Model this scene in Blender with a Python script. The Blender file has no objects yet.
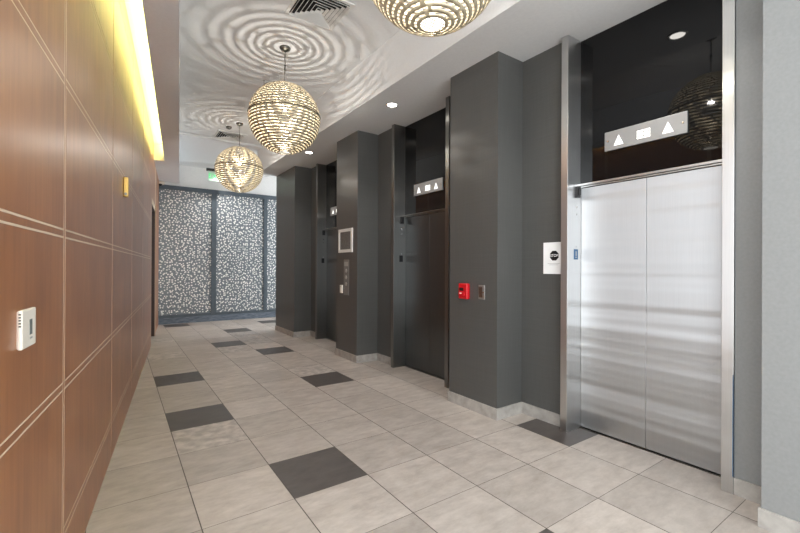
import bpy, bmesh, math, random
from mathutils import Matrix, Vector
random.seed(4)
scene = bpy.context.scene
COL = scene.collection
PI = math.pi

# ------------------------------------------------------------------ materials
def srgb(r, g, b):
    def f(c):
        c /= 255.0
        return c / 12.92 if c <= 0.04045 else ((c + 0.055) / 1.055) ** 2.4
    return (f(r), f(g), f(b), 1.0)

class NT:
    def __init__(s, name):
        s.m = bpy.data.materials.new(name); s.m.use_nodes = True
        s.t = s.m.node_tree; s.p = s.t.nodes['Principled BSDF']
    def n(s, typ, **kw):
        nd = s.t.nodes.new(typ)
        for k, v in kw.items():
            if k.startswith('in_'):
                key = k[3:]
                nd.inputs[int(key) if key.isdigit() else key].default_value = v
            else:
                setattr(nd, k, v)
        return nd
    def l(s, a, ao, b, bi):
        s.t.links.new(a.outputs[ao], b.inputs[bi])
    def set(s, **kw):
        for k, v in kw.items():
            s.p.inputs[k.replace('_', ' ')].default_value = v
        return s

def plain(name, col, rough=0.5, metal=0.0, spec=0.5, emit=None, estr=0.0):
    k = NT(name); k.set(Base_Color=col, Roughness=rough, Metallic=metal)
    k.p.inputs['Specular IOR Level'].default_value = spec
    if emit:
        k.p.inputs['Emission Color'].default_value = emit
        k.p.inputs['Emission Strength'].default_value = estr
    return k.m

def noisy(name, c1, c2, scale=(1, 1, 1), nscale=5.0, detail=6, rough=0.5, spec=0.5, metal=0.0, bump=0.0, bdist=0.002, coord='Object'):
    k = NT(name)
    tc = k.n('ShaderNodeTexCoord'); mp = k.n('ShaderNodeMapping'); mp.inputs['Scale'].default_value = scale
    k.l(tc, coord, mp, 'Vector')
    nz = k.n('ShaderNodeTexNoise'); nz.inputs['Scale'].default_value = nscale; nz.inputs['Detail'].default_value = detail
    k.l(mp, 'Vector', nz, 'Vector')
    cr = k.n('ShaderNodeValToRGB'); cr.color_ramp.elements[0].position = 0.3; cr.color_ramp.elements[1].position = 0.7
    cr.color_ramp.elements[0].color = c1; cr.color_ramp.elements[1].color = c2
    k.l(nz, 'Fac', cr, 'Fac'); k.l(cr, 'Color', k.p, 'Base Color')
    k.set(Roughness=rough, Metallic=metal); k.p.inputs['Specular IOR Level'].default_value = spec
    if bump:
        b = k.n('ShaderNodeBump'); b.inputs['Strength'].default_value = bump; b.inputs['Distance'].default_value = bdist
        k.l(nz, 'Fac', b, 'Height'); k.l(b, 'Normal', k.p, 'Normal')
    return k.m

M = {}
M['ceiling'] = noisy('ceiling_paint', srgb(222, 223, 223), srgb(227, 228, 228), nscale=40, rough=0.75, spec=0.2, bump=0.05)
M['soffit_bounce_offset'] = noisy('bounce_offset_soffit_paint', srgb(224, 229, 233), srgb(229, 234, 238), nscale=40, rough=0.75, spec=0.2, bump=0.05)  # ceiling paint made cooler and lighter to offset warm bounce off the wood
M['wall_white'] = noisy('white_wall_paint', srgb(232, 232, 230), srgb(238, 238, 236), nscale=40, rough=0.7, spec=0.2, bump=0.05)
M['wall_light'] = noisy('light_grey_wall_paint', srgb(130, 131, 130), srgb(136, 137, 136), nscale=60, rough=0.6, spec=0.3, bump=0.12, bdist=0.004)

def wallcover():
    k = NT('dark_grey_wallcovering')
    tc = k.n('ShaderNodeTexCoord'); mp = k.n('ShaderNodeMapping'); mp.inputs['Scale'].default_value = (60, 60, 1.2)
    k.l(tc, 'Object', mp, 'Vector')
    nz = k.n('ShaderNodeTexNoise'); nz.inputs['Scale'].default_value = 3.0; nz.inputs['Detail'].default_value = 4
    k.l(mp, 'Vector', nz, 'Vector')
    mp2 = k.n('ShaderNodeMapping'); mp2.inputs['Scale'].default_value = (2, 2, 260)
    k.l(tc, 'Object', mp2, 'Vector')
    nz2 = k.n('ShaderNodeTexNoise'); nz2.inputs['Scale'].default_value = 1.0; nz2.inputs['Detail'].default_value = 2
    k.l(mp2, 'Vector', nz2, 'Vector')
    ad = k.n('ShaderNodeMath', operation='ADD'); k.l(nz, 'Fac', ad, 0); k.l(nz2, 'Fac', ad, 1)
    hf = k.n('ShaderNodeMath', operation='MULTIPLY'); hf.inputs[1].default_value = 0.5; k.l(ad, 0, hf, 0)
    cr = k.n('ShaderNodeValToRGB')
    cr.color_ramp.elements[0].position = 0.3; cr.color_ramp.elements[1].position = 0.7
    cr.color_ramp.elements[0].color = srgb(77, 77, 75); cr.color_ramp.elements[1].color = srgb(87, 87, 85)
    k.l(hf, 0, cr, 'Fac'); k.l(cr, 'Color', k.p, 'Base Color')
    k.set(Roughness=0.37); k.p.inputs['Specular IOR Level'].default_value = 0.45
    b = k.n('ShaderNodeBump'); b.inputs['Strength'].default_value = 0.08; b.inputs['Distance'].default_value = 0.002
    k.l(hf, 0, b, 'Height'); k.l(b, 'Normal', k.p, 'Normal')
    return k.m
M['wallcover'] = wallcover()

def steel(name, lo, hi, rough=0.3, aniso=0.75, wav=0.0):
    k = NT(name)
    tc = k.n('ShaderNodeTexCoord')
    mp = k.n('ShaderNodeMapping'); mp.inputs['Scale'].default_value = (400, 400, 3)
    k.l(tc, 'Object', mp, 'Vector')
    nz = k.n('ShaderNodeTexNoise'); nz.inputs['Scale'].default_value = 1.0; nz.inputs['Detail'].default_value = 3
    k.l(mp, 'Vector', nz, 'Vector')
    cr = k.n('ShaderNodeValToRGB'); cr.color_ramp.elements[0].position = 0.25; cr.color_ramp.elements[1].position = 0.75
    cr.color_ramp.elements[0].color = lo; cr.color_ramp.elements[1].color = hi
    k.l(nz, 'Fac', cr, 'Fac'); k.l(cr, 'Color', k.p, 'Base Color')
    k.set(Metallic=1.0, Roughness=rough, Anisotropic=aniso)
    tg = k.n('ShaderNodeTangent'); tg.direction_type = 'UV_MAP'; tg.uv_map = 'UVMap'
    k.l(tg, 'Tangent', k.p, 'Tangent')
    if wav:
        mp2 = k.n('ShaderNodeMapping'); mp2.inputs['Scale'].default_value = (1, 0.12, 3.0)
        k.l(tc, 'Object', mp2, 'Vector')
        n2 = k.n('ShaderNodeTexNoise'); n2.inputs['Scale'].default_value = 1.3; n2.inputs['Detail'].default_value = 2
        k.l(mp2, 'Vector', n2, 'Vector')
        b = k.n('ShaderNodeBump'); b.inputs['Strength'].default_value = 1.0; b.inputs['Distance'].default_value = wav
        k.l(n2, 'Fac', b, 'Height'); k.l(b, 'Normal', k.p, 'Normal')
    return k.m
M['steel'] = steel('brushed_stainless_steel', srgb(190, 191, 192), srgb(198, 199, 200), 0.42, 0.9, 0.03)
M['steel_jamb'] = steel('brushed_steel_jamb', srgb(196, 196, 195), srgb(212, 212, 211), 0.3, 0.8, 0.004)
M['steel_dim_reflection'] = steel('brushed_steel_dim_reflection', srgb(98, 101, 102), srgb(108, 111, 112), 0.32, 0.8, 0.008)  # stainless with the dim wood-wall reflection painted into its colour
M['jamb_dim_reflection'] = steel('brushed_steel_jamb_dim_reflection', srgb(128, 127, 124), srgb(140, 139, 136), 0.3, 0.8, 0.004)  # jamb steel, dim reflection likewise painted in as a darker tone
M['satin'] = plain('satin_aluminium', srgb(188, 188, 187), 0.45, 0.9)
M['plate'] = plain('satin_steel_plate', srgb(150, 150, 149), 0.5, 0.6)
M['reveal'] = plain('pale_metal_reveal', srgb(226, 206, 180), 0.4, 0.0)
M['black_glass'] = plain('black_transom_glass', srgb(14, 14, 15), 0.03, 0.0, 0.35)
M['dark_gap'] = plain('dark_gap', srgb(20, 20, 20), 0.8)
M['black_plastic'] = plain('black_plastic', srgb(24, 24, 25), 0.4)
M['white_plastic'] = plain('white_plastic', srgb(238, 232, 220), 0.4)
M['lit_white'] = plain('lit_indicator', srgb(240, 240, 238), 0.4, emit=(1, 1, 0.98, 1), estr=0.45)
M['blue_plate'] = plain('blue_plate', srgb(38, 92, 136), 0.35)
M['paper'] = noisy('paper', srgb(236, 236, 235), srgb(242, 242, 241), nscale=8, rough=0.8, spec=0.1)
M['ink'] = plain('black_ink', srgb(30, 30, 30), 0.8, spec=0.1)
M['grey_ink'] = plain('grey_ink', srgb(176, 176, 176), 0.8, spec=0.1)
M['red'] = plain('red_enamel', srgb(196, 16, 28), 0.35)
M['brass'] = plain('brass', srgb(206, 170, 96), 0.35, 0.8)
M['chrome'] = plain('chrome', srgb(205, 203, 198), 0.2, 1.0)
M['nickel'] = plain('dark_nickel', srgb(120, 118, 112), 0.35, 1.0)
M['brown_plastic'] = plain('brown_plastic', srgb(70, 52, 42), 0.5)
M['lcd'] = plain('grey_display', srgb(112, 118, 116), 0.25)
M['notice'] = noisy('grey_notice', srgb(92, 92, 90), srgb(112, 112, 110), nscale=30, rough=0.4)
M['panel_grey'] = plain('grey_metal_panel', srgb(128, 128, 126), 0.4, 0.2)
M['button'] = plain('pale_button', srgb(168, 168, 165), 0.35, 0.2)
M['vent_white'] = plain('white_vent_metal', srgb(226, 226, 222), 0.5, spec=0.3)
M['vent_dark'] = plain('dark_vent_throat', srgb(22, 22, 22), 0.9)
M['globe'] = plain('champagne_metal', srgb(190, 178, 152), 0.34, 0.4)
M['seam'] = plain('dark_bronze_seam', srgb(96, 84, 66), 0.4, 0.8)
M['bulb'] = plain('lit_bulb', (1, 0.9, 0.75, 1), 0.4, emit=(1.0, 0.86, 0.66, 1), estr=40.0)
M['diffuser'] = plain('lit_diffuser', (1, 0.95, 0.85, 1), 0.5, emit=(1.0, 0.93, 0.8, 1), estr=2.5)
M['lens'] = plain('lit_downlight_lens', (1, 1, 1, 1), 0.5, emit=(1.0, 0.95, 0.88, 1), estr=12.0)
M['led'] = plain('lit_led_strip', (1, 1, 0.4, 1), 0.5, emit=(0.97, 0.92, 0.28, 1), estr=34.0)
M['frame_blue'] = noisy('blue_grey_frame', srgb(70, 80, 88), srgb(82, 92, 100), nscale=6, rough=0.45)
M['slate'] = noisy('blue_slate_base', srgb(72, 84, 98), srgb(118, 128, 140), scale=(1, 1, 6), nscale=9, rough=0.6, bump=0.3, bdist=0.01)
M['base_tile'] = noisy('stone_baseboard_tile', srgb(150, 146, 140), srgb(178, 174, 168), nscale=14, rough=0.45)
M['exit_green'] = plain('lit_green_lettering', srgb(60, 200, 110), 0.4, emit=(0.15, 0.75, 0.3, 1), estr=0.5)
M['acrylic'] = plain('pale_green_acrylic', srgb(206, 236, 214), 0.3)
M['door_wood'] = noisy('dark_brown_door', srgb(52, 30, 18), srgb(72, 42, 26), scale=(4, 4, 0.4), nscale=4, rough=0.4)
M['door_trim'] = noisy('pale_oak_trim', srgb(176, 150, 126), srgb(190, 166, 142), scale=(6, 6, 0.5), nscale=4, rough=0.45)

def wood():
    k = NT('cherry_veneer')
    tc = k.n('ShaderNodeTexCoord')
    oi = k.n('ShaderNodeObjectInfo')
    ad = k.n('ShaderNodeVectorMath', operation='ADD')
    sc = k.n('ShaderNodeVectorMath', operation='SCALE'); sc.inputs['Scale'].default_value = 0.0
    k.l(tc, 'Object', ad, 0)
    cmb = k.n('ShaderNodeCombineXYZ'); k.l(oi, 'Random', cmb, 'X'); k.l(oi, 'Random', cmb, 'Z')
    sc.inputs['Scale'].default_value = 17.0; k.l(cmb, 'Vector', sc, 0); k.l(sc, 'Vector', ad, 1)
    mp = k.n('ShaderNodeMapping'); mp.inputs['Scale'].default_value = (3, 16, 0.9)
    k.l(ad, 'Vector', mp, 'Vector')
    nz = k.n('ShaderNodeTexNoise'); nz.inputs['Scale'].default_value = 2.0; nz.inputs['Detail'].default_value = 7; nz.inputs['Distortion'].default_value = 0.6
    k.l(mp, 'Vector', nz, 'Vector')
    mp2 = k.n('ShaderNodeMapping'); mp2.inputs['Scale'].default_value = (2, 2.2, 1.6)
    k.l(ad, 'Vector', mp2, 'Vector')
    n2 = k.n('ShaderNodeTexNoise'); n2.inputs['Scale'].default_value = 2.0; n2.inputs['Detail'].default_value = 3
    k.l(mp2, 'Vector', n2, 'Vector')
    s = k.n('ShaderNodeMath', operation='ADD'); k.l(nz, 'Fac', s, 0); k.l(n2, 'Fac', s, 1)
    h = k.n('ShaderNodeMath', operation='MULTIPLY'); h.inputs[1].default_value = 0.5; k.l(s, 0, h, 0)
    cr = k.n('ShaderNodeValToRGB'); cr.color_ramp.elements[0].position = 0.33; cr.color_ramp.elements[1].position = 0.67
    cr.color_ramp.elements[0].color = srgb(136, 82, 42); cr.color_ramp.elements[1].color = srgb(170, 110, 64)
    k.l(h, 0, cr, 'Fac'); k.l(cr, 'Color', k.p, 'Base Color')
    k.set(Roughness=0.42); k.p.inputs['Specular IOR Level'].default_value = 0.8
    k.p.inputs['Coat Weight'].default_value = 0.4; k.p.inputs['Coat Roughness'].default_value = 0.3
    return k.m
M['wood'] = wood()

TX0, TW, TY0, TD = -0.1355, 0.508, 3.401, 0.515
def tile(name, dark):
    k = NT(name)
    tc = k.n('ShaderNodeTexCoord'); sp = k.n('ShaderNodeSeparateXYZ'); k.l(tc, 'Object', sp, 'Vector')
    def grid(axis, off, size):
        a = k.n('ShaderNodeMath', operation='SUBTRACT'); a.inputs[1].default_value = off; k.l(sp, axis, a, 0)
        d = k.n('ShaderNodeMath', operation='DIVIDE'); d.inputs[1].default_value = size; k.l(a, 0, d, 0)
        f = k.n('ShaderNodeMath', operation='FLOOR'); k.l(d, 0, f, 0)
        r = k.n('ShaderNodeMath', operation='SUBTRACT'); k.l(d, 0, r, 0); k.l(f, 0, r, 1)
        c = k.n('ShaderNodeMath', operation='SUBTRACT'); c.inputs[1].default_value = 0.5; k.l(r, 0, c, 0)
        ab = k.n('ShaderNodeMath', operation='ABSOLUTE'); k.l(c, 0, ab, 0)
        return f, ab
    fx, ax = grid('X', TX0, TW); fy, ay = grid('Y', TY0, TD)
    gx = k.n('ShaderNodeMath', operation='GREATER_THAN'); gx.inputs[1].default_value = 0.5 - 0.003 / TW; k.l(ax, 0, gx, 0)
    gy = k.n('ShaderNodeMath', operation='GREATER_THAN'); gy.inputs[1].default_value = 0.5 - 0.0017 / TD; k.l(ay, 0, gy, 0)
    mx = k.n('ShaderNodeMath', operation='MAXIMUM'); k.l(gx, 0, mx, 0); k.l(gy, 0, mx, 1)
    cid = k.n('ShaderNodeCombineXYZ'); k.l(fx, 0, cid, 'X'); k.l(fy, 0, cid, 'Y')
    wn = k.n('ShaderNodeTexWhiteNoise'); wn.noise_dimensions = '3D'; k.l(cid, 'Vector', wn, 'Vector')
    off = k.n('ShaderNodeVectorMath', operation='SCALE'); off.inputs['Scale'].default_value = 30.0; k.l(wn, 'Color', off, 0)
    pos = k.n('ShaderNodeVectorMath', operation='ADD'); k.l(tc, 'Object', pos, 0); k.l(off, 'Vector', pos, 1)
    mp = k.n('ShaderNodeMapping'); mp.inputs['Scale'].default_value = (2.0, 4.5, 1); k.l(pos, 'Vector', mp, 'Vector')
    nz = k.n('ShaderNodeTexNoise'); nz.inputs['Scale'].default_value = 2.6; nz.inputs['Detail'].default_value = 10; nz.inputs['Roughness'].default_value = 0.7; nz.inputs['Distortion'].default_value = 0.15
    k.l(mp, 'Vector', nz, 'Vector')
    cr = k.n('ShaderNodeValToRGB'); cr.color_ramp.elements[0].position = 0.28; cr.color_ramp.elements[1].position = 0.72
    if dark:
        cr.color_ramp.elements[0].color = srgb(72, 67, 64); cr.color_ramp.elements[1].color = srgb(96, 90, 86)
    else:
        cr.color_ramp.elements[0].color = srgb(164, 154, 145); cr.color_ramp.elements[1].color = srgb(200, 191, 182)
    k.l(nz, 'Fac', cr, 'Fac')
    # tone of each tile
    mr = k.n('ShaderNodeMapRange'); mr.inputs['To Min'].default_value = 0.86; mr.inputs['To Max'].default_value = 1.08; k.l(wn, 'Value', mr, 'Value')
    hs = k.n('ShaderNodeHueSaturation'); k.l(mr, 'Result', hs, 'Value'); k.l(cr, 'Color', hs, 'Color')
    # some tiles carry a mottled fossil-like figure
    mt = k.n('ShaderNodeTexNoise'); mt.inputs['Scale'].default_value = 14.0; mt.inputs['Detail'].default_value = 5; k.l(pos, 'Vector', mt, 'Vector')
    mtr = k.n('ShaderNodeMapRange'); mtr.inputs['From Min'].default_value = 0.38; mtr.inputs['From Max'].default_value = 0.62; mtr.inputs['To Min'].default_value = 0.8; mtr.inputs['To Max'].default_value = 1.12; k.l(mt, 'Fac', mtr, 'Value')
    sel = k.n('ShaderNodeMath', operation='GREATER_THAN'); sel.inputs[1].default_value = 0.92
    sx = k.n('ShaderNodeSeparateColor'); k.l(wn, 'Color', sx, 'Color'); k.l(sx, 'Green', sel, 0)
    hs2 = k.n('ShaderNodeHueSaturation'); hs2.inputs['Saturation'].default_value = 0.9; k.l(mtr, 'Result', hs2, 'Value'); k.l(hs, 'Color', hs2, 'Color')
    mm = k.n('ShaderNodeMix'); mm.data_type = 'RGBA'; k.l(sel, 0, mm, 'Factor'); k.l(hs, 'Color', mm, 6); k.l(hs2, 'Color', mm, 7)
    mg = k.n('ShaderNodeMix'); mg.data_type = 'RGBA'; k.l(mx, 0, mg, 'Factor'); k.l(mm, 2, mg, 6); mg.inputs[7].default_value = srgb(74, 66, 58)
    k.l(mg, 2, k.p, 'Base Color')
    rr = k.n('ShaderNodeMapRange'); rr.inputs['To Min'].default_value = 0.34; rr.inputs['To Max'].default_value = 0.46; k.l(nz, 'Fac', rr, 'Value')
    k.l(rr, 'Result', k.p, 'Roughness')
    k.p.inputs['Specular IOR Level'].default_value = 0.45
    inv = k.n('ShaderNodeMath', operation='SUBTRACT'); inv.inputs[0].default_value = 1.0; k.l(mx, 0, inv, 1)
    b = k.n('ShaderNodeBump'); b.inputs['Strength'].default_value = 0.4; b.inputs['Distance'].default_value = 0.002
    k.l(inv, 0, b, 'Height'); k.l(b, 'Normal', k.p, 'Normal')
    return k.m
M['tile'] = tile('pale_stone_tile', False)
M['tile_dark'] = tile('charcoal_stone_tile', True)

def pebbles():
    k = NT('pebble_patterned_panel')
    tc = k.n('ShaderNodeTexCoord')
    mp = k.n('ShaderNodeMapping'); mp.inputs['Scale'].default_value = (1, 0, 1.0); k.l(tc, 'Object', mp, 'Vector')
    sx = k.n('ShaderNodeSeparateXYZ'); k.l(mp, 'Vector', sx, 'Vector'); cx = k.n('ShaderNodeCombineXYZ'); k.l(sx, 'X', cx, 'X'); k.l(sx, 'Z', cx, 'Y')
    vo = k.n('ShaderNodeTexVoronoi'); vo.voronoi_dimensions = '2D'; vo.inputs['Scale'].default_value = 16.5; vo.inputs['Randomness'].default_value = 0.85
    k.l(cx, 'Vector', vo, 'Vector')
    wn = k.n('ShaderNodeTexWhiteNoise'); k.l(vo, 'Color', wn, 'Vector')
    th = k.n('ShaderNodeMapRange'); th.inputs['To Min'].default_value = 0.21; th.inputs['To Max'].default_value = 0.34; k.l(wn, 'Value', th, 'Value')
    lt = k.n('ShaderNodeMath', operation='LESS_THAN'); k.l(vo, 'Distance', lt, 0); k.l(th, 'Result', lt, 1)
    nz = k.n('ShaderNodeTexNoise'); nz.inputs['Scale'].default_value = 3.0; k.l(mp, 'Vector', nz, 'Vector')
    cr = k.n('ShaderNodeValToRGB'); cr.color_ramp.elements[0].color = srgb(104, 114, 122); cr.color_ramp.elements[1].color = srgb(124, 132, 138)
    k.l(nz, 'Fac', cr, 'Fac')
    mx = k.n('ShaderNodeMix'); mx.data_type = 'RGBA'; k.l(lt, 0, mx, 'Factor'); k.l(cr, 'Color', mx, 6); mx.inputs[7].default_value = srgb(240, 240, 236)
    k.l(mx, 2, k.p, 'Base Color'); k.set(Roughness=0.35)
    return k.m
M['pebbles'] = pebbles()

# ------------------------------------------------------------------ helpers
def bx(bm, x0, x1, y0, y1, z0, z1, mi=0):
    v = [bm.verts.new(p) for p in ((x0, y0, z0), (x1, y0, z0), (x1, y1, z0), (x0, y1, z0), (x0, y0, z1), (x1, y0, z1), (x1, y1, z1), (x0, y1, z1))]
    for f in ((3, 2, 1, 0), (4, 5, 6, 7), (0, 1, 5, 4), (1, 2, 6, 5), (2, 3, 7, 6), (3, 0, 4, 7)):
        fc = bm.faces.new([v[i] for i in f]); fc.material_index = mi
    return bm

def prism(bm, pts, axis, a0, a1):
    """extrude a 2-D outline along an axis; axis 'x': pts are (y,z); 'z': pts are (x,y); 'y': pts are (x,z)"""
    def P(p, a):
        return {'x': (a, p[0], p[1]), 'y': (p[0], a, p[1]), 'z': (p[0], p[1], a)}[axis]
    A = [bm.verts.new(P(p, a0)) for p in pts]; B = [bm.verts.new(P(p, a1)) for p in pts]
    bm.faces.new(A[::-1]); bm.faces.new(B)
    n = len(pts)
    for i in range(n):
        bm.faces.new((A[i], A[(i + 1) % n], B[(i + 1) % n], B[i]))
    return bm

def cyl(bm, p0, p1, r0, r1=None, seg=20):
    r1 = r0 if r1 is None else r1
    p0, p1 = Vector(p0), Vector(p1); d = (p1 - p0).normalized()
    a = d.orthogonal().normalized(); b = d.cross(a)
    A = [bm.verts.new(p0 + (a * math.cos(2 * PI * i / seg) + b * math.sin(2 * PI * i / seg)) * r0) for i in range(seg)]
    B = [bm.verts.new(p1 + (a * math.cos(2 * PI * i / seg) + b * math.sin(2 * PI * i / seg)) * r1) for i in range(seg)]
    bm.faces.new(A[::-1]); bm.faces.new(B)
    for i in range(seg):
        f = bm.faces.new((A[i], A[(i + 1) % seg], B[(i + 1) % seg], B[i])); f.smooth = True
    return bm

def lathe(bm, prof, seg=32, cx=0, cy=0, caps=True):
    rings = []
    for r, z in prof:
        rings.append([bm.verts.new((cx + r * math.cos(2 * PI * i / seg), cy + r * math.sin(2 * PI * i / seg), z)) for i in range(seg)])
    for A, B in zip(rings, rings[1:]):
        for i in range(seg):
            f = bm.faces.new((A[i], A[(i + 1) % seg], B[(i + 1) % seg], B[i])); f.smooth = True
    if caps and prof[0][0] > 1e-6: bm.faces.new(rings[0][::-1])
    if caps and prof[-1][0] > 1e-6: bm.faces.new(rings[-1])
    return bm

def new(): return bmesh.new()

def obj(name, bm, mats, parent=None, bevel=0.0, seg=2, matrix=None, recalc=True):
    if recalc: bmesh.ops.recalc_face_normals(bm, faces=bm.faces)
    uv = bm.loops.layers.uv.new('UVMap')
    for f in bm.faces:
        n = f.normal; ax = max(range(3), key=lambda i: abs(n[i]))
        for lp in f.loops:
            c = lp.vert.co
            lp[uv].uv = ((c.y, c.z), (c.x, c.z), (c.x, c.y))[ax]
    me = bpy.data.meshes.new(name); bm.to_mesh(me); bm.free()
    for m in (mats if isinstance(mats, (list, tuple)) else [mats]): me.materials.append(m)
    o = bpy.data.objects.new(name, me); COL.objects.link(o)
    if parent is not None: o.parent = parent
    if matrix is not None: o.matrix_world = matrix
    if bevel:
        b = o.modifiers.new('bevel', 'BEVEL'); b.width = bevel; b.segments = seg; b.limit_method = 'ANGLE'
    return o

def tag(o, label=None, cat=None, group=None, kind=None):
    if label: o['label'] = label
    if cat: o['category'] = cat
    if group: o['group'] = group
    if kind: o['kind'] = kind
    return o

def thing(name, label, cat, loc=(0, 0, 0), rz=0.0, group=None):
    o = bpy.data.objects.new(name, None); COL.objects.link(o)
    o.location = loc; o.rotation_euler = (0, 0, rz); o.empty_display_size = 0.1
    return tag(o, label, cat, group)

def struct(name, bm, mats, label=None, cat=None, **kw):
    return tag(obj(name, bm, mats, **kw), label, cat, kind='structure')

def text_bm(bm, s, size, to_world, depth=0.001, align='CENTER'):
    """lettering as mesh; to_world maps text-plane (x, y, d) to object space"""
    cu = bpy.data.curves.new('lettering', 'FONT'); cu.body = s; cu.size = size; cu.align_x = align; cu.align_y = 'CENTER'; cu.extrude = depth
    to = bpy.data.objects.new('lettering', cu); COL.objects.link(to)
    dg = bpy.context.evaluated_depsgraph_get()
    me = bpy.data.meshes.new_from_object(to.evaluated_get(dg))
    b2 = bmesh.new(); b2.from_mesh(me)
    mp = {}
    for v in b2.verts: mp[v] = bm.verts.new(to_world(v.co.x, v.co.y, v.co.z))
    for f in b2.faces:
        try: bm.faces.new([mp[v] for v in f.verts])
        except ValueError: pass
    b2.free(); bpy.data.objects.remove(to); bpy.data.curves.remove(cu); bpy.data.meshes.remove(me)

# ------------------------------------------------------------------ room
SOF = 3.39; CEI = 3.92; YB = -2.2; YE = 11.2
LWROT = -math.atan(0.109)
LWM = Matrix.Translation((-0.43, 0, 0)) @ Matrix.Rotation(LWROT, 4, 'Z')

# floor: one quad per tile so the charcoal tiles can be picked out
dark = {(1, -2), (1, -5), (2, 1), (4, -3), (4, -7), (3, -9), (4, -12), (2, -15), (6, -14), (6, 2), (3, 4)}
bm = new(); vs = {}
def fv(i, j):
    if (i, j) not in vs: vs[i, j] = bm.verts.new((TX0 + i * TW, TY0 - j * TD, 0))
    return vs[i, j]
for i in range(-6, 11):
    for j in range(-16, 11):
        if i > 7 and j > -11: continue
        f = bm.faces.new((fv(i, j + 1), fv(i + 1, j + 1), fv(i + 1, j), fv(i, j)))
        f.material_index = 1 if (i, j) in dark else 0
struct('floor', bm, [M['tile'], M['tile_dark']], 'pale stone tile floor with scattered charcoal tiles', 'floor', recalc=False)

bm = new()
bx(bm, -3.2, 3.62, YB, 8.62, CEI, CEI + 0.2)
bx(bm, -3.2, 5.0, 8.62, YE + 0.2, CEI - 0.045, CEI + 0.2)
struct('ceiling', bm, M['ceiling'], 'white painted raised ceiling', 'ceiling')
struct('trim_1', bx(new(), 2.45, 3.42, YB, 8.92, SOF, CEI), M['ceiling'], 'lowered white soffit over the elevators', 'soffit')
bm = new()
bx(bm, 0.173, 0.42, -2.0, 11.17, SOF, 3.5)
bx(bm, 0.39, 0.42, -2.0, 11.17, 3.5, CEI)
bx(bm, 0.0, 0.39, -2.0, 11.17, 3.70, CEI)
bx(bm, 0.0, 0.173, 8.97, 11.17, SOF, CEI)
struct('trim_2', bm, M['soffit_bounce_offset'], 'narrow lowered soffit with a light cove along the wood wall', 'soffit', matrix=LWM)
led = thing('led_strip_light', 'glowing yellow light strip hidden in the cove above the wood wall', 'light')
led.matrix_world = LWM
obj('channel', bx(new(), 0.180, 0.215, 0.2, 8.92, 3.5005, 3.508), M['satin'], led)
obj('diffuser', bx(new(), 0.182, 0.213, 0.22, 8.90, 3.508, 3.516), M['led'], led)

WR = 3.21
# right side: dark columns, recessed walls and the light grey pier
bm = new()
bx(bm, 3.42, 3.62, YB, 8.92, 0, CEI)
for y0, y1 in ((2.093, 2.554), (3.20, 3.530), (4.737, 5.215), (5.905, 6.172), (7.380, 7.785)):
    bx(bm, WR, 3.42, y0, y1, 0, SOF)
bx(bm, 3.62, 5.0, 8.72, 8.92, 0, CEI)
struct('wall_right', bm, M['wallcover'], 'dark grey covered wall around the elevators', 'wall')
for k, (y0, y1, lab) in enumerate(((2.554, 3.205, 'dark grey column carrying the red fire alarm'), (5.215, 5.905, 'dark grey column with the small framed notice'), (7.785, 8.92, 'dark grey column beside the patterned screen'))):
    struct('column', bx(new(), 2.86, 3.42, y0, y1, 0, SOF), M['wallcover'], lab, 'column')
bm = new()
bx(bm, 2.87, 3.42, -0.4, 0.69, 0, SOF)
bx(bm, 3.15, 3.42, 0.69, 0.887, 0, SOF)
struct('pier', bm, M['wall_light'], 'light grey painted pier beside the nearest elevator', 'wall')
bm = new(); T = 0.012; BH = 0.105
def base_x(x, y0, y1): bx(bm, x - T, x, y0, y1, 0.0, BH)
def base_y(y, x0, x1, s): bx(bm, x0, x1, min(y, y + s * T), max(y, y + s * T), 0.0, BH)
base_x(2.87, -0.4, 0.69 + T); base_y(0.69, 2.87, 3.15, 1); base_x(3.15, 0.69 + T, 0.887)
for a0, c0, c1, a1 in ((2.093, 2.554, 3.205, 3.530), (4.737, 5.215, 5.905, 6.172), (7.380, 7.785, 8.92, None)):
    base_x(WR, a0, c0 - T); base_y(c0, 2.86 - T, WR, -1); base_x(2.86, c0, c1 + T)
    if a1: base_y(c1, 2.86, WR, 1); base_x(WR, c1 + T, a1)
struct('baseboard_right', bm, M['base_tile'], 'stone tile baseboard along the elevator wall', 'baseboard')

# far end
struct('wall_back', bx(new(), -0.6, 5.0, YE + 0.06, YE + 0.26, 0, CEI), M['wall_white'], 'white end wall above the patterned screen', 'wall')
scr = thing('patterned_screen', 'pebble patterned grey screen in a dark frame across the end wall', 'screen', (2.15, YE + 0.03, 0))
def sbox(x0, x1, y0, y1, z0, z1): return bx(new(), x0 - 2.15, x1 - 2.15, y0, y1, z0, z1)
obj('base_rail', sbox(0.62, 5.0, -0.035, 0.028, 0.0, 0.150), M['slate'], scr, bevel=0.004)
obj('bottom_rail', sbox(0.62, 5.0, -0.03, 0.028, 0.150, 0.218), M['frame_blue'], scr)
obj('top_rail', sbox(0.62, 5.0, -0.03, 0.028, 3.24, 3.345), M['frame_blue'], scr)
for x0, x1 in ((0.62, 0.79), (1.94, 2.06), (3.25, 3.345), (4.54, 4.66)):
    obj('mullion', sbox(x0, x1, -0.03, 0.028, 0.218, 3.24), M['frame_blue'], scr)
for x0, x1 in ((0.79, 1.94), (2.06, 3.25), (3.345, 4.54), (4.66, 5.0)):
    obj('patterned_panel', sbox(x0, x1, -0.005, 0.02, 0.218, 3.24), M['pebbles'], scr)

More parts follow.
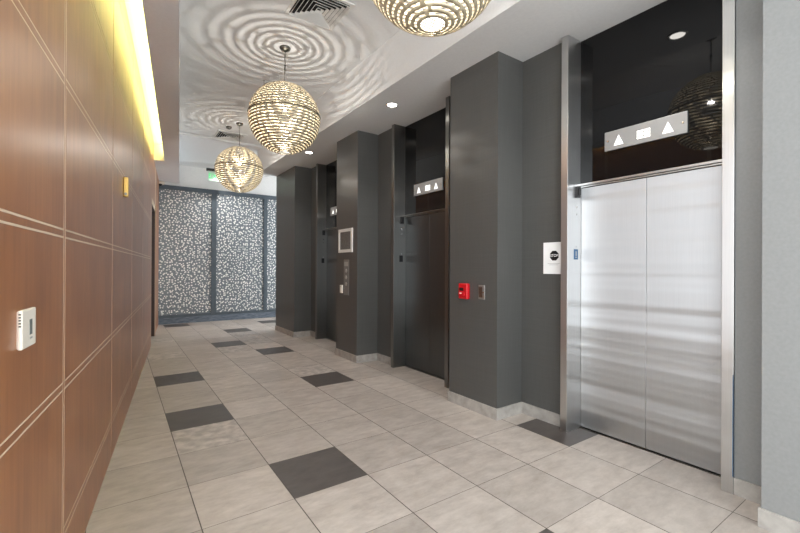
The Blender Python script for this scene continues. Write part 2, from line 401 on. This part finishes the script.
# left: wood panelled wall
bm = new()
D0, D1, DT = 8.40, 9.50, 2.50
bx(bm, -0.25, -0.0008, 1.45, D0, 0, CEI); bx(bm, -0.25, -0.0008, D0, D1, DT, CEI); bx(bm, -0.25, -0.0008, D1, 11.17, 0, CEI)
wl = struct('wall_left', bm, M['reveal'], 'cherry wood panelled wall with pale metal reveal lines', 'wall', matrix=LWM)
HL = [0.26, 0.89, 1.535, 2.18, 2.84, 3.49]      # centres of the double lines
SL = [1.45, 2.239, 3.639, 5.039, 6.439, 7.839, D0]
G = 0.008; GV = 0.012; HB = 0.012; VB = 0.007
pb = lambda y0, y1, z0, z1: bx(new(), -0.0008, 0.0, y0, y1, z0, z1)
zs = [0.0] + HL + [CEI]
def panel_col(s0, s1):
    for a, b in zip(zs, zs[1:]):
        lo = a + (HB + G if a > 0 else 0); hi = b - (HB + G if b < CEI else 0)
        obj('wood_panel', pb(s0, s1, lo, hi), M['wood'], wl)
    for h in HL:
        obj('wood_strip', pb(s0, s1, h - HB, h + HB), M['wood'], wl)
for a, b in zip(SL, SL[1:]):
    s0 = a + (VB + GV if a > 1.5 else 0); s1 = b - (VB + GV if b < D0 else 0)
    panel_col(s0, s1)
for s in SL[1:-1]:
    obj('wood_strip', pb(s - VB, s + VB, 0, CEI), M['wood'], wl)
obj('wood_panel', pb(D0 + G, D1 - G, DT + 0.1, CEI), M['wood'], wl)
obj('wood_panel', pb(D1 + 0.25, 11.17, 0, CEI), M['wood'], wl)
bm = new()
bx(bm, -0.25, -0.20, D0, D1, 0, DT)
dr = struct('door_1', bm, M['door_wood'], 'dark brown door recessed in the wood wall near its far end', 'door', matrix=LWM)
obj('door_frame', bx(new(), -0.20, -0.001, D1 - 0.03, D1 + 0.0, 0, DT), M['door_wood'], dr)
obj('door_frame', bx(new(), -0.20, -0.001, D0, D0 + 0.03, 0, DT), M['door_wood'], dr)
obj('door_frame', bx(new(), -0.20, -0.001, D0 + 0.03, D1 - 0.03, DT - 0.03, DT), M['door_wood'], dr)
obj('door_casing', bx(new(), -0.012, 0.012, D1, D1 + 0.12, 0, DT + 0.1), M['door_trim'], dr)
h = new(); cyl(h, (-0.2, D1 - 0.12, 1.0), (-0.14, D1 - 0.12, 1.0), 0.012); cyl(h, (-0.14, D1 - 0.11, 1.0), (-0.14, D1 - 0.24, 1.0), 0.01)
obj('door_handle', h, M['chrome'], dr)

# ------------------------------------------------------------------ elevators
def elevator(yc, label, plate_mat, plate_label, door_mat, jamb_mat):
    e = thing('elevator', label, 'elevator', (3.14, yc, 0), 0, 'elevators in the right-hand wall')
    W = 0.5375
    H = SOF - 0.004
    # jambs: U-shaped stainless columns; local x = 0 is the front face
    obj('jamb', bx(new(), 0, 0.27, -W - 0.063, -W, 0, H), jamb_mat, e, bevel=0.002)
    if plate_mat is M['blue_plate']:
        tag(obj('film_edge', bx(new(), -0.0012, 0, -W - 0.063, -W - 0.059, 0.11, 0.74), M['blue_plate'], e), 'blue strip of protective film')
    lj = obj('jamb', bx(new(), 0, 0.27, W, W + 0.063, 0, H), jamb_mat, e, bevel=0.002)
    pl = obj('floor_plate', bx(new(), 0.095, 0.153, W - 0.003, W, 1.473, 1.562), plate_mat, lj)
    tag(pl, plate_label)
    b = new(); bx(b, 0.117, 0.129, W - 0.004, W - 0.003, 1.500, 1.545); bx(b, 0.109, 0.137, W - 0.004, W - 0.003, 1.488, 1.494)
    obj('plate_mark', b, M['satin'], pl) if plate_mat is M['blue_plate'] else b.free()
    b = new(); cyl(b, (0.13, W - 0.002, 1.585), (0.13, W, 1.585), 0.008, seg=12)
    obj('screw_cap', b, M['satin'], lj)
    b = new(); cyl(b, (0.135, W - 0.003, 1.93), (0.135, W, 1.93), 0.011, seg=12)
    obj('key_switch', b, M['chrome'], lj)
    b = new(); cyl(b, (0.135, W - 0.003, 1.865), (0.135, W, 1.865), 0.007, seg=12)
    obj('key_switch', b, M['chrome'], lj)
    b = new(); bx(b, 0.108, 0.158, W - 0.024, W, 2.01, 2.105); bx(b, 0.118, 0.148, W - 0.034, W - 0.024, 2.03, 2.085)
    obj('door_sensor', b, M['black_plastic'], lj, bevel=0.003)
    # transom and header
    tr = obj('transom', bx(new(), 0.19, 0.22, -W, W, 2.134, H), M['black_glass'], e)
    hd = new(); bx(hd, 0.178, 0.23, -W, W, 2.118, 2.134); bx(hd, 0.190, 0.23, -W, W, 2.104, 2.112)
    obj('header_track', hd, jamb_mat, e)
    obj('header_gap', bx(new(), 0.208, 0.23, -W, W, 2.094, 2.120), M['dark_gap'], e)
    # two door panels
    for y0, y1 in ((-W + 0.002, -0.0015), (0.0015, W - 0.002)):
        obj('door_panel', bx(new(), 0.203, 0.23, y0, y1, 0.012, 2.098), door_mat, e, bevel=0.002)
    obj('sill', bx(new(), 0.19, 0.24, -W, W, 0.0005, 0.005), M['nickel'], e)
    # direction indicator on the transom
    ind = obj('direction_indicator', bx(new(), 0.175, 0.190, -0.283, 0.315, 2.366, 2.522), M['plate'], e, bevel=0.002)
    for yy in (-0.158, 0.2):
        b = new(); prism(b, [(yy - 0.038, 2.397), (yy + 0.038, 2.397), (yy, 2.478)], 'x', 0.173, 0.175)
        obj('up_arrow', b, M['lit_white'], ind)
    b = new()
    for k in range(3):
        y0 = -0.035 + k * 0.033 - 0.001
        for z0, z1, ya, yb in ((2.405, 2.414, 0, 0.028), (2.432, 2.441, 0, 0.028), (2.459, 2.468, 0, 0.028), (2.405, 2.468, 0, 0.008), (2.405, 2.468, 0.020, 0.028)):
            bx(b, 0.1735, 0.175, y0 + ya, y0 + yb, z0, z1)
    obj('display', b, M['lit_white'], ind)
    for yy in (-0.255, 0.285):
        b = new(); cyl(b, (0.173, yy, 2.444), (0.175, yy, 2.444), 0.007, seg=12)
        obj('screw_cap', b, M['chrome'], ind)
    return e
PER = 2.652
elevator(1.490, 'nearest stainless steel elevator, beside the posted stop sign', M['blue_plate'], 'blue floor number plate', M['steel'], M['steel_jamb'])
elevator(1.490 + PER, 'steel elevator with dim reflections painted in, between the fire alarm column and the framed notice column', M['black_plastic'], 'black floor number plate', M['steel_dim_reflection'], M['jamb_dim_reflection'])
elevator(1.490 + 2 * PER, 'farthest steel elevator with dim reflections painted in, mostly hidden behind the framed notice column', M['black_plastic'], 'black floor number plate', M['steel_dim_reflection'], M['jamb_dim_reflection'])

# ------------------------------------------------------------------ pendants
R = 0.40; GZ = 3.10
def shade_bm():
    bm = new(); N = 34; seg = 120
    t0, t1 = math.radians(9.5), math.radians(174)
    dt = (t1 - t0) / N
    def ring(th): return [bm.verts.new((R * math.sin(th) * math.cos(2 * PI * i / seg), R * math.sin(th) * math.sin(2 * PI * i / seg), -R * math.cos(th))) for i in range(seg)]
    prev = None; rnd = random.Random(7)
    for k in range(N):
        a = t0 + k * dt; frac = 0.60
        A = ring(a); B = ring(a + dt * frac)
        for i in range(seg):
            f = bm.faces.new((A[i], A[(i + 1) % seg], B[(i + 1) % seg], B[i])); f.smooth = True
        if prev is not None:
            rad = R * math.sin(a)
            nb = max(4, min(12, int(2 * PI * rad / 0.26)))
            ph = rnd.random() * seg
            wd = max(1, min(6, round(0.022 / (2 * PI * rad / seg))))
            for q in range(nb):
                s = int(ph + q * seg / nb + rnd.uniform(-2, 2))
                for w in range(wd):
                    i = (s + w) % seg; j = (i + 1) % seg
                    bm.faces.new((prev[i], prev[j], A[j], A[i]))
        prev = B
    return bm
def pendant(loc, label):
    p = thing('pendant_lamp', label, 'lamp', loc, 0, 'globe pendant lamps')
    cz = GZ - CEI; top = cz + R
    sh = obj('shade', shade_bm(), M['globe'], p, recalc=False)
    so = sh.modifiers.new('thickness', 'SOLIDIFY'); so.thickness = 0.002; so.offset = -1
    sh.location = (0, 0, cz)
    b = new(); prof = []
    for k in range(17):
        a = 2 * PI * k / 16; prof.append((R + 0.001 + 0.003 * math.cos(a), cz + 0.035 + 0.004 * math.sin(a)))
    sr = obj('seam_ring', lathe(b, prof, 64, caps=False), M['seam'], p)
    obj('canopy', lathe(new(), [(0.06, -0.0005), (0.062, -0.012), (0.05, -0.03), (0.016, -0.042)]), M['nickel'], p)
    b = new(); cyl(b, (0, 0, -0.04), (0, 0, top - 0.1), 0.005, seg=12)
    obj('rod', b, M['nickel'], p)
    b = new(); cyl(b, (0, 0, -0.20), (0, 0, -0.27), 0.010, seg=14)
    obj('coupling', b, M['nickel'], p)
    b = new(); cyl(b, (0, 0, top - 0.11), (0, 0, cz + 0.125), 0.012, 0.014, seg=18)
    obj('lamp_holder', b, M['nickel'], p)
    b = new(); bmesh.ops.create_uvsphere(b, u_segments=16, v_segments=10, radius=0.0155, matrix=Matrix.Translation((0, 0, cz + 0.10)))
    obj('bulb', b, M['bulb'], p)
    la = bpy.data.lights.new('lamp_glow', 'POINT'); la.energy = 17; la.shadow_soft_size = 0.021; la.use_soft_falloff = False; la.color = (1.0, 0.95, 0.88)
    lo = bpy.data.objects.new('lamp_glow', la); COL.objects.link(lo); lo.parent = p; lo.location = (0, 0, cz + 0.10)
    zb = cz - R * math.cos(math.radians(9.5))
    b = new(); cyl(b, (0, 0, zb + 0.004), (0, 0, zb + 0.007), R * math.sin(math.radians(9.3)), seg=32)
    df = obj('bottom_diffuser', b, M['diffuser'], p)
    b = new()
    for q in (-0.036, -0.012, 0.012, 0.036):
        hw = math.sqrt(0.064 ** 2 - q * q); bx(b, -hw, hw, q - 0.0015, q + 0.0015, zb - 0.002, zb + 0.004)
    obj('louver', b, M['nickel'], df)
    return p
PX = lambda y: 1.567 + 0.0625 * (y - 4.60)
for y, lab in ((1.70, 'globe pendant lamp nearest the near elevator, seen from below'), (4.60, 'globe pendant lamp in front of the middle elevator'), (7.50, 'farthest globe pendant lamp, near the patterned screen')):
    pendant((PX(y), y, CEI), lab)

# ------------------------------------------------------------------ ceiling fittings
def downlight(x, y, z, label, power, r=0.055, group='recessed downlights'):
    d = thing('downlight', label, 'ceiling light', (x, y, z), 0, group)
    obj('trim_ring', lathe(new(), [(r, -0.001), (r + 0.004, -0.007), (r + 0.018, -0.005), (r + 0.02, -0.0005)], 40), M['vent_white'], d)
    b = new(); cyl(b, (0, 0, -0.004), (0, 0, -0.0015), r, seg=32)
    obj('lens', b, M['lens'], d)
    la = bpy.data.lights.new('downlight_beam', 'SPOT'); la.energy = power; la.spot_size = math.radians(120); la.spot_blend = 0.8; la.shadow_soft_size = 0.05; la.color = (1, 0.97, 0.94)
    lo = bpy.data.objects.new('downlight_beam', la); COL.objects.link(lo); lo.parent = d; lo.location = (0, 0, -0.012)
    return d
downlight(2.75, 1.50, SOF, 'recessed downlight in the soffit before the nearest elevator', 45)
downlight(2.75, 4.15, SOF, 'recessed downlight in the soffit before the middle elevator', 45)
downlight(2.72, 6.72, SOF, 'recessed downlight in the soffit before the farthest elevator', 45)

downlight(2.15, 10.55, CEI - 0.045, 'recessed downlight before the patterned screen, behind the farthest globe pendant', 60)

def vent(x, y, z, label, sz, rz=0.0):
    v = thing('air_vent', label, 'vent', (x, y, z), rz, 'square ceiling air vents')
    h = sz / 2
    b = new()
    fr = 0.035
    bx(b, -h, h, -h, -h + fr, -0.014, -0.0005); bx(b, -h, h, h - fr, h, -0.008, -0.0005); bx(b, -h, -h + fr, -h + fr, h - fr, -0.008, -0.0005); bx(b, h - fr, h, -h + fr, h - fr, -0.008, -0.0005)
    obj('vent_frame', b, M['vent_white'], v, bevel=0.002)
    obj('vent_throat', bx(new(), -h + fr, h - fr, -h + fr, h - fr, -0.0025, -0.0008), M['vent_dark'], v)
    b = new(); n = 6; inner = h - fr
    for k in range(n):                     # nested square slanted blades
        a = inner * (1 - k / n); c = a - inner / n * 0.5
        za, zc = -0.028, -0.006
        for s in range(4):
            rot = Matrix.Rotation(s * PI / 2, 3, 'Z')
            P = [Vector((-a, -a, za)), Vector((a, -a, za)), Vector((max(c, 0.004), -max(c, 0.004), zc)), Vector((-max(c, 0.004), -max(c, 0.004), zc))]
            b.faces.new([b.verts.new(rot @ p) for p in P])
    o = obj('vent_louver', b, M['vent_white'], v, recalc=False)
    so = o.modifiers.new('thickness', 'SOLIDIFY'); so.thickness = 0.0015
    return v
vent(1.60, 3.71, CEI, 'square white air vent in the ceiling between the two nearer pendant lamps', 0.52)
vent(1.765, 8.32, CEI, 'square white air vent in the ceiling behind the farthest pendant lamp', 0.52)

sd = thing('smoke_detector', 'small dark round detector on the ceiling by the far air vent', 'smoke detector', (1.632, 7.80, CEI))
obj('detector_body', lathe(new(), [(0.05, -0.0005), (0.05, -0.02), (0.035, -0.035)], 24), M['nickel'], sd)
obj('detector_cap', lathe(new(), [(0.022, -0.034), (0.018, -0.045)], 20), M['black_plastic'], sd)
sp = thing('sprinkler_head', 'small metal sprinkler head on the ceiling behind the middle globe pendant', 'sprinkler', (1.647, 5.608, CEI))
obj('escutcheon', lathe(new(), [(0.035, -0.0005), (0.032, -0.010), (0.012, -0.014)], 24), M['vent_white'], sp)
b = new(); cyl(b, (0, 0, -0.012), (0, 0, -0.045), 0.007, seg=10); cyl(b, (0, 0, -0.045), (0, 0, -0.048), 0.018, seg=14)
obj('sprinkler_body', b, M['chrome'], sp)

ex = thing('exit_sign', 'green exit sign hanging over the patterned screen', 'sign', (1.99, 10.85, 0))
b = new(); bx(b, -0.23, 0.16, -0.035, 0.035, 3.735, 3.80)
obj('sign_housing', b, M['black_plastic'], ex, bevel=0.004)
b = new(); cyl(b, (-0.04, 0, 3.80), (-0.04, 0, CEI - 0.0455), 0.012, seg=12)
obj('sign_stem', b, M['black_plastic'], ex)
ac = obj('sign_panel', bx(new(), -0.19, 0.15, -0.004, 0.004, 3.50, 3.735), M['acrylic'], ex)
b = new(); text_bm(b, 'EXIT', 0.165, lambda x, y, d: (-0.02 + x, -0.0052 - d, 3.61 + y), 0.0008)
obj('lettering', b, M['exit_green'], ac)

cam_ = thing('security_camera', 'small white camera in the corner above the patterned screen', 'camera', (0.84, 11.10, 3.30))
obj('camera_body', bx(new(), -0.08, 0.05, -0.10, 0.03, 0.02, 0.085), M['white_plastic'], cam_, bevel=0.012)
obj('camera_mount', bx(new(), -0.03, 0.03, 0.03, 0.09, 0.03, 0.075), M['white_plastic'], cam_)
b = new(); cyl(b, (-0.035, -0.06, 0.022), (-0.035, -0.06, -0.03), 0.04, 0.018, seg=18)
obj('camera_lens', b, M['black_plastic'], cam_)

# ------------------------------------------------------------------ small wall things
t = thing('stop_notice', 'white paper stop notice taped beside the nearest elevator', 'sign', (WR, 2.205, 1.487))
b = new(); n = 8
A = []
for i in range(n + 1):
    u = i / n; y = 0.106 - 0.212 * u
    off = -0.0015 - 0.004 * (1 - u) ** 3
    A.append([b.verts.new((off - dx, y, z)) for dx in (0.0, 0.0006) for z in (-0.142, 0.142)])
for P, Q in zip(A, A[1:]):
    b.faces.new((P[0], P[1], Q[1], Q[0])); b.faces.new((P[2], Q[2], Q[3], P[3])); b.faces.new((P[0], Q[0], Q[2], P[2])); b.faces.new((P[1], P[3], Q[3], Q[1]))
b.faces.new((A[0][0], A[0][2], A[0][3], A[0][1])); b.faces.new((A[-1][0], A[-1][1], A[-1][3], A[-1][2]))
pp = obj('paper_sheet', b, M['paper'], t)
b = new(); prism(b, [(-0.005 + 0.047 * math.cos(PI / 8 + k * PI / 4), 0.022 + 0.047 * math.sin(PI / 8 + k * PI / 4)) for k in range(8)], 'x', -0.0045, -0.0030)
oc = obj('octagon', b, M['ink'], pp)
b = new(); text_bm(b, 'STOP', 0.034, lambda x, y, d: (-0.0050 - d, -0.005 - x, 0.022 + y), 0.0003)
obj('lettering', b, M['paper'], oc)
b = new()
for z, hw in ((-0.050, 0.062), (-0.062, 0.045)): bx(b, -0.0048, -0.0040, -hw, hw, z, z + 0.003)
obj('text_line', b, M['grey_ink'], pp)

t = thing('fire_alarm_pull_station', 'red fire alarm pull station on the dark grey column', 'fire alarm', (2.86, 2.965, 1.163))
bd = obj('alarm_body', bx(new(), -0.045, 0, -0.062, 0.062, -0.078, 0.078), M['red'], t, bevel=0.012, seg=3)
obj('alarm_recess', bx(new(), -0.0465, -0.044, -0.012, 0.044, 0.004, 0.034), M['black_plastic'], t, bevel=0.001)
obj('pull_handle', bx(new(), -0.058, -0.044, -0.034, 0.048, -0.046, -0.006), M['red'], t, bevel=0.006)
b = new(); bx(b, -0.0585, -0.058, 0.0, 0.028, -0.026, -0.014)
obj('handle_marking', b, M['white_plastic'], t)

t = thing('key_switch_plate', 'small metal switch plate to the right of the red fire alarm', 'switch', (2.86, 2.745, 1.163))
obj('plate', bx(new(), -0.006, 0, -0.040, 0.040, -0.068, 0.068), M['satin'], t, bevel=0.002)
obj('switch_insert', bx(new(), -0.010, -0.006, -0.012, 0.034, -0.05, 0.05), M['brown_plastic'], t, bevel=0.002)
b = new(); cyl(b, (-0.014, -0.028, 0.0), (-0.006, -0.028, 0.0), 0.010, seg=16)
obj('key_cylinder', b, M['chrome'], t)

t = thing('framed_notice', 'small white framed notice on the column before the farthest elevator', 'notice', (2.86, 5.575, 1.80))
hw, hh, fw = 0.225, 0.18, 0.045
b = new(); bx(b, -0.018, 0, -hw, hw, hh - fw, hh); bx(b, -0.018, 0, -hw, hw, -hh, -hh + fw); bx(b, -0.018, 0, -hw, -hw + fw, -hh + fw, hh - fw); bx(b, -0.018, 0, hw - fw, hw, -hh + fw, hh - fw)
obj('picture_frame', b, M['vent_white'], t)
obj('notice_sheet', bx(new(), -0.008, 0, -hw + fw, hw - fw, -hh + fw, hh - fw), M['notice'], t)
t = thing('call_panel', 'tall grey elevator call panel below the framed notice', 'control panel', (2.86, 5.55, 1.24))
obj('plate', bx(new(), -0.006, 0, -0.083, 0.083, -0.27, 0.27), M['panel_grey'], t, bevel=0.002)
for z in (0.10, 0.0, -0.10):
    b = new(); cyl(b, (-0.013, 0.0, z), (-0.006, 0.0, z), 0.028, seg=20)
    obj('call_button', b, M['button'], t)
obj('fire_label', bx(new(), -0.0075, -0.006, -0.06, 0.06, 0.17, 0.235), M['button'], t)
t = thing('card_reader', 'small white card reader left of the grey call panel', 'card reader', (2.86, 5.70, 1.055))
obj('reader_body', bx(new(), -0.022, 0, -0.036, 0.036, -0.062, 0.062), M['white_plastic'], t, bevel=0.005)
b = new(); cyl(b, (-0.0235, 0, 0.035), (-0.022, 0, 0.035), 0.006, seg=10)
obj('reader_light', b, M['lcd'], t)

def on_left(name, label, cat, s, z):
    o = thing(name, label, cat); o.matrix_world = LWM @ Matrix.Translation((0.0, s, z)); return o
t = on_left('thermostat', 'white wall thermostat on the wood panel closest to the camera', 'thermostat', 1.729, 1.203)
bd = obj('thermostat_body', bx(new(), 0.002, 0.014, -0.066, 0.066, -0.06, 0.06), M['white_plastic'], t, bevel=0.004, seg=3)
obj('back_plate', bx(new(), 0.0, 0.003, -0.062, 0.062, -0.056, 0.056), M['white_plastic'], t)
b = new()
for k in range(5): bx(b, 0.005, 0.011, -0.0668, -0.065, 0.010 + k * 0.009, 0.014 + k * 0.009)
obj('side_vent', b, M['dark_gap'], t)
obj('screen', bx(new(), 0.0135, 0.0148, 0.0, 0.026, -0.022, 0.026), M['lcd'], t)
for y in (0.002, 0.016):
    obj('button', bx(new(), 0.0135, 0.0152, y, y + 0.010, -0.036, -0.030), M['button'], t)
t = on_left('brass_wall_fitting', 'narrow brass fitting with a small knob high on the wood wall', 'wall fitting', 4.31, 2.085)
obj('fitting_body', bx(new(), 0.0, 0.036, -0.028, 0.028, -0.085, 0.085), M['brass'], t, bevel=0.006, seg=3)
b = new(); cyl(b, (0.018, -0.028, -0.062), (0.018, -0.040, -0.062), 0.010, 0.012, seg=16)
obj('knob', b, M['nickel'], t)

# ------------------------------------------------------------------ light
w = bpy.data.worlds.new('world'); scene.world = w; w.use_nodes = True
bg = w.node_tree.nodes['Background']; bg.inputs['Color'].default_value = (0.92, 0.965, 1.0, 1); bg.inputs['Strength'].default_value = 2.35

# ------------------------------------------------------------------ camera
F, YAW, PIT, ROL = 406.126, 0.6066, 0.0014, 0.0049
cd = bpy.data.cameras.new('camera'); cd.sensor_fit = 'HORIZONTAL'; cd.sensor_width = 36.0; cd.lens = F / 800 * 36.0; cd.clip_start = 0.02
co = bpy.data.objects.new('camera', cd); COL.objects.link(co)
co.matrix_world = Matrix.Translation((0, 0, 1.40)) @ Matrix.Rotation(-YAW, 4, 'Z') @ Matrix.Rotation(PI / 2 + PIT, 4, 'X') @ Matrix.Rotation(ROL, 4, 'Z')
scene.camera = co
try:
    scene.cycles.max_bounces = 12; scene.cycles.diffuse_bounces = 6; scene.cycles.glossy_bounces = 5
    scene.cycles.sample_clamp_indirect = 6.0; scene.cycles.caustics_reflective = False
except Exception:
    pass
vs_ = scene.view_settings
scene.display_settings.display_device = 'sRGB'
vs_.view_transform = 'Standard'; vs_.look = 'None'; vs_.exposure = 1.0; vs_.gamma = 1.0; vs_.use_curve_mapping = False
